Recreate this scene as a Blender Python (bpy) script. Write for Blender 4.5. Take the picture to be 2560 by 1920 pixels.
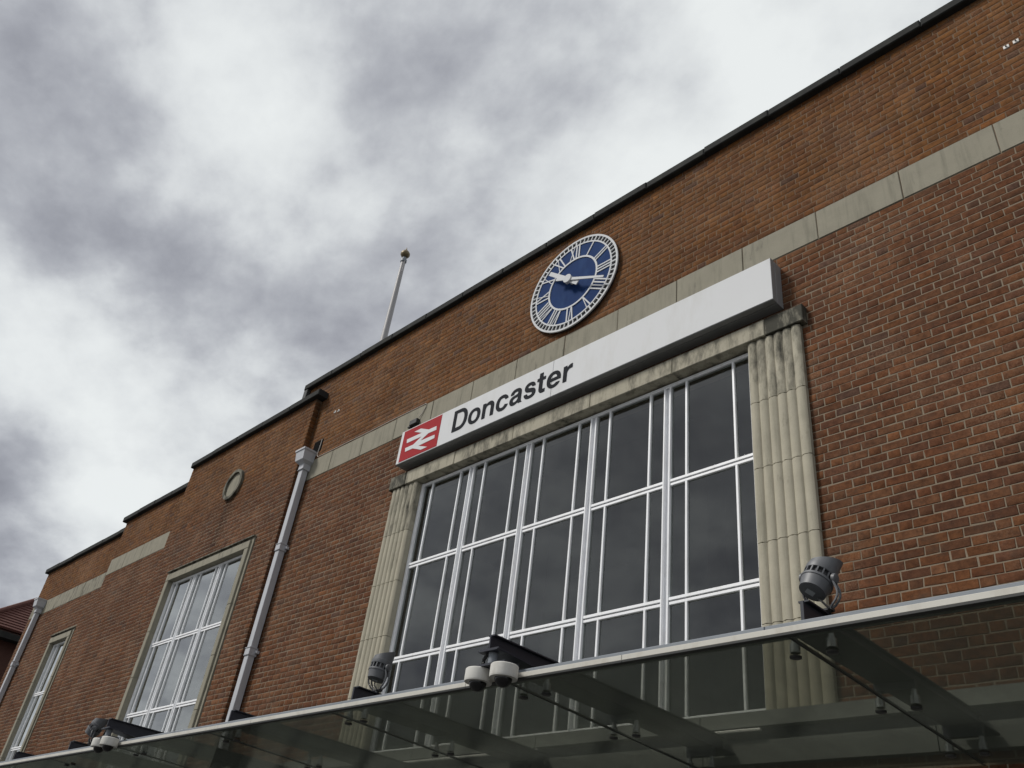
import bpy, math, random
import numpy as np
from mathutils import Vector, Matrix
from mathutils.geometry import tessellate_polygon

random.seed(7)
rng = np.random.default_rng(11)
for o in list(bpy.data.objects):
    bpy.data.objects.remove(o, do_unlink=True)
scene = bpy.context.scene
C = scene.collection

# ------------------------------------------------------------------ camera
CAM = np.array([0.0, -6.25, 1.6])
FPX = 2148.21
AX = np.array([[0.70679495, -0.33359676, -0.62382217],
               [0.69781764, 0.47356877, 0.53738548],
               [0.11615265, -0.81513546, 0.56750572]])   # rows: world axes in camera (x right, y down, z forward)
cam_data = bpy.data.cameras.new('camera')
cam_data.sensor_width = 36.0
cam_data.lens = 36.0 * FPX / 2560.0
cam_data.clip_end = 3000.0
cam = bpy.data.objects.new('camera', cam_data)
C.objects.link(cam)
M = AX @ np.diag([1.0, -1.0, -1.0])
mw = Matrix.Identity(4)
for i in range(3):
    for j in range(3):
        mw[i][j] = M[i, j]
    mw[i][3] = CAM[i]
cam.matrix_world = mw
scene.camera = cam

def ray(px, py):
    d = AX @ np.array([px - 1280.0, py - 960.0, FPX])
    return d / np.linalg.norm(d)

def proj(w):
    v = AX.T @ (np.asarray(w, float) - CAM)
    return 1280 + FPX * v[0] / v[2], 960 + FPX * v[1] / v[2]

# ------------------------------------------------------------------ world, sun, exposure
SUN_DIR = Vector((-0.40, -0.55, 0.735)).normalized()          # towards the bright part of the cloud cover
world = bpy.data.worlds.new('World')
scene.world = world
world.use_nodes = True
nt = world.node_tree
nt.nodes.clear()

def N(tree, kind, **kw):
    n = tree.nodes.new(kind)
    for k, v in kw.items():
        if k == 'ins':
            for kk, vv in v.items():
                n.inputs[kk].default_value = vv
        else:
            setattr(n, k, v)
    return n

def L(tree, a, b):
    tree.links.new(a, b)

SKY_GAIN = 0.49
SKY_SHIFT = (12.9, 9.1, 5.2)
tc = N(nt, 'ShaderNodeTexCoord')
sep = N(nt, 'ShaderNodeSeparateXYZ'); L(nt, tc.outputs['Generated'], sep.inputs[0])
zz = N(nt, 'ShaderNodeMath', operation='MAXIMUM', ins={1: 0.0}); L(nt, sep.outputs['Z'], zz.inputs[0])
z2 = N(nt, 'ShaderNodeMath', operation='ADD', ins={1: 0.35}); L(nt, zz.outputs[0], z2.inputs[0])
dv = N(nt, 'ShaderNodeVectorMath', operation='DIVIDE')
comb = N(nt, 'ShaderNodeCombineXYZ')
for k in ('X', 'Y', 'Z'):
    L(nt, z2.outputs[0], comb.inputs[k])
L(nt, tc.outputs['Generated'], dv.inputs[0]); L(nt, comb.outputs[0], dv.inputs[1])
mp = N(nt, 'ShaderNodeMapping')
mp.inputs['Rotation'].default_value = (0, 0, math.radians(35))
mp.inputs['Scale'].default_value = (1.0, 1.2, 1.0)
mp.inputs['Location'].default_value = SKY_SHIFT
L(nt, dv.outputs[0], mp.inputs['Vector'])
n1 = N(nt, 'ShaderNodeTexNoise', ins={'Scale': 2.6, 'Detail': 10.0, 'Roughness': 0.56, 'Distortion': 0.12})
n2 = N(nt, 'ShaderNodeTexNoise', ins={'Scale': 6.5, 'Detail': 8.0, 'Roughness': 0.55, 'Distortion': 0.1})
L(nt, mp.outputs[0], n1.inputs['Vector']); L(nt, mp.outputs[0], n2.inputs['Vector'])
n3 = N(nt, 'ShaderNodeTexNoise', ins={'Scale': 15.0, 'Detail': 6.0, 'Roughness': 0.55, 'Distortion': 0.0})
L(nt, mp.outputs[0], n3.inputs['Vector'])
acc = None
for nn, k in ((n1, .85), (n2, .58), (n3, .20)):
    ma = N(nt, 'ShaderNodeMath', operation='MULTIPLY_ADD', ins={1: k, 2: -.165}); L(nt, nn.outputs['Fac'], ma.inputs[0])
    if acc is not None: L(nt, acc, ma.inputs[2])
    acc = ma.outputs[0]
# clouds in view: brighter and darker masses, softly broken up by the noise
patches = [(350, 180, 5, .01), (540, 280, 5, .02), (700, 410, 5, .16), (820, 520, 4, .06), (640, 120, 4, .05),
           (60, 320, 6, -.02), (220, 500, 6, -.03), (400, 650, 6, -.06), (560, 780, 5.5, -.06), (820, 660, 5.5, -.06),
           (880, 50, 4.5, -.08), (1060, 170, 5.5, -.06), (1240, 290, 5.5, -.07), (1360, 180, 5, -.04), (1370, 390, 4, -.04),
           (1560, 450, 6.5, .24), (1330, 570, 6, .08), (2020, 160, 9, .14), (1900, 330, 7, .10), (1745, 215, 2.2, -.17), (1690, 250, 2, -.06),
           (20, 860, 4, .10), (170, 950, 4.5, .12), (270, 1110, 4, .09), (290, 1290, 4, .22), (560, 1010, 6, .10),
           (20, 1060, 4, -.04), (70, 1190, 4.2, -.16), (40, 1480, 4.5, -.10)]
for px, py, deg, amp in patches:
    d = ray(px, py)
    dt = N(nt, 'ShaderNodeVectorMath', operation='DOT_PRODUCT'); dt.inputs[1].default_value = tuple(d)
    L(nt, tc.outputs['Generated'], dt.inputs[0])
    mx = N(nt, 'ShaderNodeMath', operation='MAXIMUM', ins={1: 0.0}); L(nt, dt.outputs['Value'], mx.inputs[0])
    pw = N(nt, 'ShaderNodeMath', operation='POWER', ins={1: 0.693 / (1 - math.cos(math.radians(deg)))}); L(nt, mx.outputs[0], pw.inputs[0])
    ad = N(nt, 'ShaderNodeMath', operation='MULTIPLY_ADD', ins={1: amp}); L(nt, pw.outputs[0], ad.inputs[0]); L(nt, acc, ad.inputs[2])
    acc = ad.outputs[0]
ramp = N(nt, 'ShaderNodeValToRGB')
cr = ramp.color_ramp
cr.interpolation = 'B_SPLINE'
stops = [(0.24, (.225, .23, .262)), (0.46, (.36, .37, .408)), (0.60, (.49, .505, .54)), (0.74, (.72, .745, .76)), (0.92, (.90, .93, .925))]
cr.elements[0].position, cr.elements[0].color = stops[0][0], (*stops[0][1], 1)
cr.elements[1].position, cr.elements[1].color = stops[-1][0], (*stops[-1][1], 1)
for p, c in stops[1:-1]:
    e = cr.elements.new(p); e.color = (*c, 1)
L(nt, acc, ramp.inputs['Fac'])
sky = N(nt, 'ShaderNodeTexSky', sky_type='NISHITA', sun_disc=False)
sky.sun_elevation = math.asin(SUN_DIR.z)
sky.sun_rotation = math.atan2(SUN_DIR.x, SUN_DIR.y)
bg1 = N(nt, 'ShaderNodeBackground', ins={'Strength': SKY_GAIN}); L(nt, ramp.outputs['Color'], bg1.inputs['Color'])
bg2 = N(nt, 'ShaderNodeBackground', ins={'Strength': 0.05}); L(nt, sky.outputs['Color'], bg2.inputs['Color'])
mixw = N(nt, 'ShaderNodeMixShader', ins={'Fac': 0.06})
L(nt, bg1.outputs[0], mixw.inputs[1]); L(nt, bg2.outputs[0], mixw.inputs[2])
wout = N(nt, 'ShaderNodeOutputWorld'); L(nt, mixw.outputs[0], wout.inputs['Surface'])

sun_data = bpy.data.lights.new('sun', 'SUN')
sun_data.energy = 1.5
sun_data.angle = math.radians(13)
sun_data.color = (1.0, 0.965, 0.91)
sun = bpy.data.objects.new('sun', sun_data)
sun.rotation_euler = (-SUN_DIR).to_track_quat('-Z', 'Y').to_euler()
sun.location = (-20, -40, 40)
C.objects.link(sun)
scene.view_settings.view_transform = 'Standard'
scene.view_settings.look = 'None'
scene.view_settings.exposure = 0.97
scene.view_settings.gamma = 1.0
scene.view_settings.use_curve_mapping = False

# ------------------------------------------------------------------ materials
def new_mat(name):
    m = bpy.data.materials.new(name); m.use_nodes = True
    t = m.node_tree; t.nodes.clear()
    out = N(t, 'ShaderNodeOutputMaterial')
    b = N(t, 'ShaderNodeBsdfPrincipled'); L(t, b.outputs[0], out.inputs['Surface'])
    return m, t, b, out

def mixc(t, fac, a, b, blend='MIX'):
    n = N(t, 'ShaderNodeMix', data_type='RGBA', blend_type=blend)
    if hasattr(fac, 'is_linked'): L(t, fac, n.inputs[0])
    else: n.inputs[0].default_value = fac
    for s, v in ((n.inputs[6], a), (n.inputs[7], b)):
        if hasattr(v, 'is_linked'): L(t, v, s)
        else: s.default_value = (*v, 1)
    return n.outputs[2]

def noise(t, vec, scale, detail=4, rough=.55, dist=0.0):
    n = N(t, 'ShaderNodeTexNoise', ins={'Scale': scale, 'Detail': detail, 'Roughness': rough, 'Distortion': dist})
    L(t, vec, n.inputs['Vector']); return n.outputs['Fac']

def rampf(t, fac, a, b, lo=0.0, hi=1.0):
    n = N(t, 'ShaderNodeMapRange', ins={1: a, 2: b, 3: lo, 4: hi}); n.clamp = True
    L(t, fac, n.inputs[0]); return n.outputs[0]

def bump(t, b, h, strength=.3, dist=.01):
    n = N(t, 'ShaderNodeBump', ins={'Strength': strength, 'Distance': dist}); L(t, h, n.inputs['Height']); L(t, n.outputs[0], b.inputs['Normal'])

def pos(t):
    return N(t, 'ShaderNodeNewGeometry').outputs['Position']

def stretched(t, vec, s):
    n = N(t, 'ShaderNodeMapping'); n.inputs['Scale'].default_value = s; L(t, vec, n.inputs['Vector']); return n.outputs[0]

MATS = {}
def schlick(t, f0=.04, gain=1.0):
    lw = N(t, 'ShaderNodeLayerWeight', ins={'Blend': .5})
    p5 = N(t, 'ShaderNodeMath', operation='POWER', ins={1: 5.0}); L(t, lw.outputs['Facing'], p5.inputs[0])
    ma = N(t, 'ShaderNodeMath', operation='MULTIPLY_ADD', ins={1: (1 - f0) * gain, 2: f0 * gain}); ma.use_clamp = True
    L(t, p5.outputs[0], ma.inputs[0]); return ma.outputs[0]
def brick_material(name, by_object):
    m, t, b, _ = new_mat(name)
    p = pos(t)
    if by_object:
        col = N(t, 'ShaderNodeObjectInfo').outputs['Color']
    else:
        a = N(t, 'ShaderNodeAttribute'); a.attribute_name = 'Col'; col = a.outputs['Color']
    n_a = noise(t, p, 19, 6, .68)
    c1 = mixc(t, 1.0, col, mixc(t, rampf(t, n_a, .28, .72), (.52, .50, .52), (1.46, 1.46, 1.42)), 'MULTIPLY')
    n_h = noise(t, stretched(t, p, (1.0, 1, 1.7)), 3.4, 5, .66)
    c1 = mixc(t, rampf(t, n_h, .53, .70, 0, .58), c1, (.062, .042, .031))
    n_b = noise(t, p, 150, 3, .6)
    c2 = mixc(t, rampf(t, n_b, .6, .82, 0, .42), c1, (.34, .21, .135))
    n_c = noise(t, p, 90, 3, .65)
    c3 = mixc(t, rampf(t, n_c, .34, .2, 0, .5), c2, (.025, .016, .013))
    # pale weathering in drifting areas
    n_d = noise(t, p, 1.1, 4, .6); n_e = noise(t, p, 55, 4, .7)
    mul = N(t, 'ShaderNodeMath', operation='MULTIPLY'); L(t, rampf(t, n_d, .48, .68), mul.inputs[0]); L(t, rampf(t, n_e, .44, .64, 0, .62), mul.inputs[1])
    c4 = mixc(t, mul.outputs[0], c3, (.24, .15, .10))
    # soot and damp in larger drifting streaks
    n_f = noise(t, stretched(t, p, (1.3, 1, .35)), 1.4, 5, .6)
    c5 = mixc(t, rampf(t, n_f, .56, .80, 0, .3), c4, (.045, .03, .024))
    n_g = noise(t, p, .55, 4, .6)
    c6 = mixc(t, 1.0, c5, mixc(t, n_g, (.66, .68, .74), (1.40, 1.38, 1.30)), 'MULTIPLY')
    L(t, c6, b.inputs['Base Color'])
    b.inputs['Roughness'].default_value = .92
    b.inputs['Specular IOR Level'].default_value = .12
    bump(t, b, noise(t, p, 110, 5, .7), .55, .006)
    return m
MATS['brick_field'] = brick_material('brick_field', False)
MATS['brick'] = brick_material('brick', True)

def simple(name, base, rough=.6, metal=0, vary=.18, scale=6, bumpy=0, spec=.5, dirt=None, dirt_amt=0.0, dirt_scale=3.0):
    m, t, b, _ = new_mat(name)
    p = pos(t)
    lo = tuple(c * (1 - vary) for c in base); hi = tuple(min(1, c * (1 + vary)) for c in base)
    c = mixc(t, noise(t, p, scale, 5, .6), lo, hi)
    if dirt:
        c = mixc(t, rampf(t, noise(t, stretched(t, p, (1.6, 1.6, .5)), dirt_scale, 6, .65), .5, .72, 0, dirt_amt), c, dirt)
    L(t, c, b.inputs['Base Color'])
    b.inputs['Roughness'].default_value = rough; b.inputs['Metallic'].default_value = metal
    b.inputs['Specular IOR Level'].default_value = spec
    if bumpy: bump(t, b, noise(t, p, scale * 12, 4, .6), bumpy, .006)
    MATS[name] = m
    return m

def stone_material(name, base):
    """Cast stone: speckle, vertical weather streaks; black growth where the object's colour alpha-free red channel asks for it."""
    m, t, b, _ = new_mat(name)
    p = pos(t)
    c = mixc(t, noise(t, p, 5, 5, .6), tuple(x * .80 for x in base), tuple(x * 1.15 for x in base))
    c = mixc(t, rampf(t, noise(t, p, 130, 3, .7), .56, .72, 0, .45), c, tuple(x * .55 for x in base))
    c = mixc(t, rampf(t, noise(t, p, 210, 2, .6), .62, .75, 0, .4), c, tuple(min(1, x * 1.35) for x in base))
    st = noise(t, stretched(t, p, (9, 9, .8)), 1.3, 6, .65)
    c = mixc(t, rampf(t, st, .50, .72, 0, .5), c, (base[0] * .42, base[1] * .44, base[2] * .42))
    oi = N(t, 'ShaderNodeObjectInfo')
    sc = N(t, 'ShaderNodeSeparateColor'); L(t, oi.outputs['Color'], sc.inputs[0])
    # soot growth: threshold on stretched noise, driven by how sooty that block is
    n_s = noise(t, stretched(t, p, (5, 5, 1.6)), 1.6, 7, .68)
    ad = N(t, 'ShaderNodeMath', operation='ADD'); L(t, n_s, ad.inputs[0]); L(t, sc.outputs[0], ad.inputs[1])
    c = mixc(t, rampf(t, ad.outputs[0], .60, .86, 0, .93), c, (.030, .030, .024))
    L(t, c, b.inputs['Base Color'])
    b.inputs['Roughness'].default_value = .9
    b.inputs['Specular IOR Level'].default_value = .25
    bump(t, b, noise(t, p, 85, 5, .7), .35, .006)
    MATS[name] = m
stone_material('stone', (.262, .245, .192))
stone_material('stone_warm', (.39, .362, .285))

def mortar_material():
    m, t, b, _ = new_mat('mortar')
    p = pos(t)
    sepz = N(t, 'ShaderNodeSeparateXYZ'); L(t, p, sepz.inputs[0])
    lowc = mixc(t, noise(t, p, 9, 5, .65), (.15, .118, .084), (.265, .215, .158))
    upc = mixc(t, noise(t, p, 7, 5, .65), (.11, .068, .041), (.21, .15, .10))
    c = mixc(t, rampf(t, sepz.outputs['Z'], 8.0, 8.6), lowc, upc)
    c = mixc(t, rampf(t, noise(t, p, 1.3, 4, .6), .5, .75, 0, .5), c, (.10, .075, .055))
    L(t, c, b.inputs['Base Color']); b.inputs['Roughness'].default_value = .95
    b.inputs['Specular IOR Level'].default_value = .2
    bump(t, b, noise(t, p, 160, 4, .6), .5, .004)
    MATS['mortar'] = m
mortar_material()
simple('coping', (.026, .027, .026), .9, vary=.4, scale=5, bumpy=.3, dirt=(.06, .062, .052), dirt_amt=.5, spec=.2)
simple('lead', (.035, .037, .038), .7, vary=.3, scale=4)
simple('white_paint', (.84, .85, .87), .45, vary=.04, scale=8, dirt=(.42, .37, .29), dirt_amt=.22, dirt_scale=9)
simple('groove', (.20, .21, .23), .7)
simple('sign_white', (.63, .64, .65), .8, spec=.2, vary=.04, scale=1.2, dirt=(.50, .49, .46), dirt_amt=.35, dirt_scale=2.2)
simple('sign_metal', (.24, .245, .25), .55, vary=.12, scale=3, dirt=(.10, .10, .10), dirt_amt=.3)
simple('sign_dark', (.005, .005, .005), .95, spec=.05)
simple('sign_red', (.33, .028, .034), .85, vary=.05, spec=.15)
simple('sign_black', (.016, .018, .022), .85, vary=.05, spec=.12)
simple('clock_blue', (.007, .030, .112), .8, spec=.1, vary=.28, scale=5, dirt=(.03, .075, .18), dirt_amt=.3, dirt_scale=4)
simple('clock_white', (.58, .59, .60), .8, vary=.06, spec=.2)
simple('clock_gap_shade', (.012, .013, .018), .7)
simple('pipe_grey', (.44, .45, .475), .5, vary=.06, scale=4, dirt=(.22, .22, .22), dirt_amt=.3)
simple('steel_navy', (.020, .022, .032), .45, vary=.15, scale=8, spec=.4)
simple('rail_grey', (.19, .21, .235), .5, vary=.15, scale=4, dirt=(.12, .12, .12), dirt_amt=.3)
simple('trim_cream', (.52, .505, .455), .5, vary=.08, scale=3, dirt=(.33, .29, .23), dirt_amt=.45, dirt_scale=5)
simple('silicone', (.012, .013, .012), .5)
simple('bolt_steel', (.32, .33, .33), .35, metal=.8, vary=.1)
simple('bolt_cap', (.03, .03, .03), .4, vary=.2)
simple('lamp_grey', (.10, .104, .112), .5, vary=.12, scale=14)
simple('lamp_dark', (.022, .022, .024), .5, vary=.2, scale=14)
simple('lamp_label', (.30, .32, .34), .4)
simple('cctv_white', (.60, .59, .55), .5, vary=.06, scale=9, dirt=(.35, .33, .29), dirt_amt=.5, dirt_scale=8)
simple('black_cable', (.012, .012, .012), .5)
simple('cable_white', (.42, .38, .34), .6, vary=.1)
simple('pole_white', (.34, .33, .33), .5, vary=.08)
simple('gilt', (.17, .13, .07), .5, metal=.4, vary=.25, scale=20)
simple('plaster', (.20, .20, .19), .9, vary=.1)
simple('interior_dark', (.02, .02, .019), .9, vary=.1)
simple('concrete', (.17, .175, .16), .85, vary=.18, scale=3, bumpy=.2, dirt=(.15, .15, .14), dirt_amt=.4)
simple('paving', (.070, .069, .067), .85, vary=.2, scale=1.5)
simple('roof_tile', (.085, .028, .020), .85, vary=.4, scale=9)
simple('far_brick', (.085, .04, .03), .9, vary=.3, scale=14)
simple('fixing_white', (.72, .70, .66), .5)

def glossy_dark(name, base, rough):
    m, t, b, _ = new_mat(name)
    b.inputs['Base Color'].default_value = (*base, 1); b.inputs['Roughness'].default_value = rough
    MATS[name] = m
glossy_dark('dome_black', (.006, .006, .007), .08)
glossy_dark('lens', (.02, .022, .025), .1)

def window_glass(name, gain):
    m, t, b, out = new_mat(name)
    t.nodes.remove(b)
    p = pos(t)
    bp = N(t, 'ShaderNodeBump', ins={'Strength': .05, 'Distance': .02}); L(t, noise(t, p, 1.6, 2, .5), bp.inputs['Height'])
    fr = schlick(t, .043, gain)
    tr = N(t, 'ShaderNodeBsdfTransparent'); tr.inputs[0].default_value = (.62, .66, .63, 1)
    gl = N(t, 'ShaderNodeBsdfGlossy'); gl.inputs['Roughness'].default_value = .015; gl.inputs['Color'].default_value = (.93, .95, .95, 1)
    L(t, bp.outputs[0], gl.inputs['Normal'])
    mx = N(t, 'ShaderNodeMixShader'); L(t, fr, mx.inputs[0]); L(t, tr.outputs[0], mx.inputs[1]); L(t, gl.outputs[0], mx.inputs[2])
    # grime film
    df = N(t, 'ShaderNodeBsdfDiffuse'); df.inputs[0].default_value = (.30, .30, .27, 1)
    mx2 = N(t, 'ShaderNodeMixShader'); L(t, rampf(t, noise(t, stretched(t, p, (2, 2, .8)), 2.2, 6, .65), .42, .8, .002, .03), mx2.inputs[0])
    L(t, mx.outputs[0], mx2.inputs[1]); L(t, df.outputs[0], mx2.inputs[2]); L(t, mx2.outputs[0], out.inputs['Surface'])
    MATS[name] = m
window_glass('single_glazing', 2.3)
window_glass('double_glazing', 3.2)

def canopy_glass():
    m, t, b, out = new_mat('canopy_glass')
    t.nodes.remove(b)
    p = pos(t)
    fr = schlick(t, .04, 1.0)
    tr = N(t, 'ShaderNodeBsdfTransparent'); tr.inputs[0].default_value = (.60, .608, .57, 1)
    gl = N(t, 'ShaderNodeBsdfGlossy'); gl.inputs['Roughness'].default_value = .03; gl.inputs['Color'].default_value = (.85, .9, .85, 1)
    mx = N(t, 'ShaderNodeMixShader'); L(t, fr, mx.inputs[0]); L(t, tr.outputs[0], mx.inputs[1]); L(t, gl.outputs[0], mx.inputs[2])
    df = N(t, 'ShaderNodeBsdfDiffuse'); df.inputs[0].default_value = (.155, .162, .145, 1)
    mx2 = N(t, 'ShaderNodeMixShader')
    L(t, rampf(t, noise(t, stretched(t, p, (3.5, 1.0, 1)), 1.8, 6, .65), .3, .75, .06, .20), mx2.inputs[0])
    L(t, mx.outputs[0], mx2.inputs[1]); L(t, df.outputs[0], mx2.inputs[2]); L(t, mx2.outputs[0], out.inputs['Surface'])
    MATS['canopy_glass'] = m
canopy_glass()

# ------------------------------------------------------------------ mesh helpers
class MB:
    def __init__(s): s.v = []; s.f = []; s.mi = []
    def add(s, vs, fs, mi=0):
        o = len(s.v); s.v += [tuple(v) for v in vs]
        s.f += [tuple(i + o for i in f) for f in fs]; s.mi += [mi] * len(fs)
        return s
    def box(s, x0, x1, y0, y1, z0, z1, mi=0):
        vs = [(x, y, z) for z in (z0, z1) for y in (y0, y1) for x in (x0, x1)]
        fs = [(0, 2, 3, 1), (4, 5, 7, 6), (0, 1, 5, 4), (2, 6, 7, 3), (0, 4, 6, 2), (1, 3, 7, 5)]
        return s.add(vs, fs, mi)
    def cbox(s, x0, x1, y0, y1, z0, z1, b=.006, mi=0):
        """box with the front (-y) edges chamfered"""
        ring = lambda a, y: [(x0 + a, y, z0 + a), (x1 - a, y, z0 + a), (x1 - a, y, z1 - a), (x0 + a, y, z1 - a)]
        vs = ring(b, y0) + ring(0, y0 + b) + ring(0, y1)
        fs = [(0, 1, 2, 3)]
        for k in (0, 4):
            for i in range(4):
                j = (i + 1) % 4
                fs.append((k + i, k + 4 + i, k + 4 + j, k + j))
        fs.append((11, 10, 9, 8))
        return s.add(vs, fs, mi)
    def lathe(s, prof, n=20, axis='z', c=(0, 0, 0), mi=0, mat=None, cap=True):
        """prof: (radius, height) list turned about an axis through c"""
        vs = []
        for r, h in prof:
            for k in range(n):
                a = 2 * math.pi * k / n
                x, y = r * math.cos(a), r * math.sin(a)
                p = {'z': (x, y, h), 'y': (x, h, y), 'x': (h, x, y)}[axis]
                p = Vector(p)
                if mat is not None: p = mat @ p
                vs.append((p.x + c[0], p.y + c[1], p.z + c[2]))
        fs = []
        for i in range(len(prof) - 1):
            for k in range(n):
                k2 = (k + 1) % n
                fs.append((i * n + k, i * n + k2, (i + 1) * n + k2, (i + 1) * n + k))
        if cap:
            fs.append(tuple(reversed(range(n)))); fs.append(tuple(range((len(prof) - 1) * n, len(prof) * n)))
        return s.add(vs, fs, mi)
    def tube(s, pts, r, n=8, mi=0):
        pts = [Vector(p) for p in pts]; vs = []
        for i, p in enumerate(pts):
            d = (pts[min(i + 1, len(pts) - 1)] - pts[max(i - 1, 0)]).normalized()
            u = d.cross(Vector((0.3, 0.2, 1))).normalized(); w = d.cross(u)
            for k in range(n):
                a = 2 * math.pi * k / n
                vs.append(p + u * (r * math.cos(a)) + w * (r * math.sin(a)))
        fs = []
        for i in range(len(pts) - 1):
            for k in range(n):
                k2 = (k + 1) % n
                fs.append((i * n + k, i * n + k2, (i + 1) * n + k2, (i + 1) * n + k))
        fs.append(tuple(reversed(range(n)))); fs.append(tuple(range((len(pts) - 1) * n, len(pts) * n)))
        return s.add(vs, fs, mi)
    def plate(s, contours, y0, y1, mi=0, tf=None):
        """flat shape in the x-z plane (list of contours, later ones holes), front at y0, back at y1"""
        polys = [[Vector((x, z, 0)) for x, z in c] for c in contours]
        tris = tessellate_polygon(polys)
        flat = [p for c in polys for p in c]
        f3 = (lambda x, y, z: (x, y, z)) if tf is None else tf
        n = len(flat)
        vs = [f3(p.x, y0, p.y) for p in flat] + [f3(p.x, y1, p.y) for p in flat]
        fs = []
        for tri in tris:
            a, b, c = (flat[i] for i in tri)
            t = tri if (b - a).cross(c - a).z > 0 else tuple(reversed(tri))
            fs.append(tuple(t))
        o = 0
        for c in polys:
            k = len(c)
            for i in range(k):
                j = (i + 1) % k
                fs.append((o + i, o + j, n + o + j, n + o + i))
            o += k
        return s.add(vs, fs, mi)
    def mesh(s, name, mats, smooth=False):
        me = bpy.data.meshes.new(name)
        me.from_pydata(s.v, [], s.f)
        for m in (mats if isinstance(mats, (list, tuple)) else [mats]):
            me.materials.append(MATS[m])
        if any(s.mi): me.polygons.foreach_set('material_index', s.mi)
        if smooth:
            me.polygons.foreach_set('use_smooth', [True] * len(me.polygons))
            me.set_sharp_from_angle(angle=math.radians(35))
        me.update()
        return me
    def build(s, name, mats, parent=None, smooth=False, **kw):
        return link(bpy.data.objects.new(name, s.mesh(name, mats, smooth)), parent, **kw)

def link(o, parent=None, label=None, cat=None, group=None, kind=None, color=None):
    C.objects.link(o)
    if parent is not None: o.parent = parent
    if label: o['label'] = label
    if cat: o['category'] = cat
    if group: o['group'] = group
    if kind: o['kind'] = kind
    if color is not None: o.color = (*color, 1) if len(color) == 3 else color
    return o

def thing(name, label, cat, loc=(0, 0, 0), group=None):
    o = bpy.data.objects.new(name, None)
    o.empty_display_size = .2
    o.location = loc
    return link(o, None, label, cat, group)

def part_empty(name, parent, loc=(0, 0, 0), label=None):
    o = bpy.data.objects.new(name, None); o.empty_display_size = .2; o.location = loc
    return link(o, parent, label)

# ------------------------------------------------------------------ ground
MB().add([(-300, -300, 0), (300, -300, 0), (300, 300, 0), (-300, 300, 0)], [(0, 1, 2, 3)]).build('ground', 'paving', kind='structure')

# ------------------------------------------------------------------ the station building
STATION = thing('station_building', 'long red brick station front with stone bands and white steel windows', 'building')

COURSE = 0.0806
Z_REF = 8.20                 # underside of the stone band
BAND = (8.20, 8.603)
MOD = 0.337
Y_A, Y_W, Y_B, Y_C = 0.0, -0.12, 0.0, 0.28
X_WR, X_WL, X_BL, X_CL = -12.51, -17.30, -20.62, -26.48
SILL = 3.56
A_TOP, W_TOP, BC_TOP = 10.44, 9.945, 9.575

# (x0, x1, z0, z1) openings and stone inserts per wall section
HOLES = {
    'A': [(-9.46, -3.06, 3.54, 7.20), (-9.53, -3.0, 7.17, 7.392), (-13.3, 3.2, BAND[0], BAND[1])],
    'W': [(-16.53, -13.22, 3.54, 7.36)],
    'B': [(-21, -17, BAND[0], BAND[1])],
    'C': [(-23.66, -22.16, 3.54, 7.36), (-27, -20, BAND[0], BAND[1])],
}
SECT = {  # name: (x0, x1, y, z0, top)
    'A': (X_WR, 3.2, Y_A, 3.0, A_TOP),
    'W': (X_WL, X_WR, Y_W, 3.0, W_TOP),
    'B': (X_BL, X_WL, Y_B, 3.0, BC_TOP),
    'C': (X_CL, X_BL, Y_C, 3.0, BC_TOP),
}

def slab(mb, x0, x1, z0, z1, yf, yb, holes):
    xs = sorted({x0, x1, *[min(max(h[k], x0), x1) for h in holes for k in (0, 1)]})
    zs = sorted({z0, z1, *[min(max(h[k], z0), z1) for h in holes for k in (2, 3)]})
    for a, b in zip(xs, xs[1:]):
        for c, d in zip(zs, zs[1:]):
            mx, mz = (a + b) / 2, (c + d) / 2
            if any(h[0] < mx < h[1] and h[2] < mz < h[3] for h in holes): continue
            mb.box(a, b, yf, yb, c, d)

WALLS = {}
for k, (x0, x1, y, z0, zt) in SECT.items():
    mb = MB()
    glass_holes = [h for h in HOLES[k] if h[3] - h[2] > 2]
    slab(mb, x0, x1, 3.0, zt, y + .0035, y + .32, glass_holes)
    if k == 'A':       # parapet end that shows above the projecting bay
        mb.box(-13.20, X_WR, .0035, .32, 9.6, A_TOP)
    WALLS[k] = mb.build('wall', 'mortar', STATION)
# ground floor under the canopy, roof slabs and the shell behind
mb = MB()
mb.box(X_CL, 3.2, .30, .62, 0, 3.0)
mb.box(X_WL, X_WR, -.12, .30, 0, 3.0)
mb.build('ground_floor_wall', 'concrete', STATION)
mb = MB()
mb.box(X_CL + .1, 3.1, .4, 9, 9.20, 9.42)
mb.box(-13.1, 3.1, .33, 9, 9.85, 10.05)
mb.build('roof', 'lead', STATION)
mb = MB()
mb.box(X_CL + .05, 3.15, 8.9, 9.2, 0, 9.9)
mb.box(X_CL, X_CL + .25, .61, 8.9, 0, 9.55)
mb.box(2.95, 3.2, .61, 8.9, 0, 10.4)
mb.build('rear_wall', 'far_brick', STATION)
mb = MB()
mb.box(-12.2, 2.8, .62, 8.8, 3.0, 3.2)
mb.box(-12.2, 2.8, .62, 8.8, 8.3, 8.5)
mb.box(-12.3, -12.1, .62, 8.8, 3.2, 8.3)
mb.box(-26.2, -12.4, 3.4, 3.6, 3.2, 9.2)
mb.box(-26.2, -12.4, .62, 3.4, 3.0, 3.2)
mb.box(-12.1, 2.8, 5.6, 5.8, 3.2, 8.3)
mb.box(-12.1, 2.8, 2.2, 2.6, 7.45, 8.3)
mb.box(-9.0, -8.45, 2.2, 2.6, 3.2, 7.45)
mb.box(-6.2, -5.65, 2.2, 2.6, 3.2, 7.45)
mb.build('interior_lining', 'interior_dark', STATION)

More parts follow.
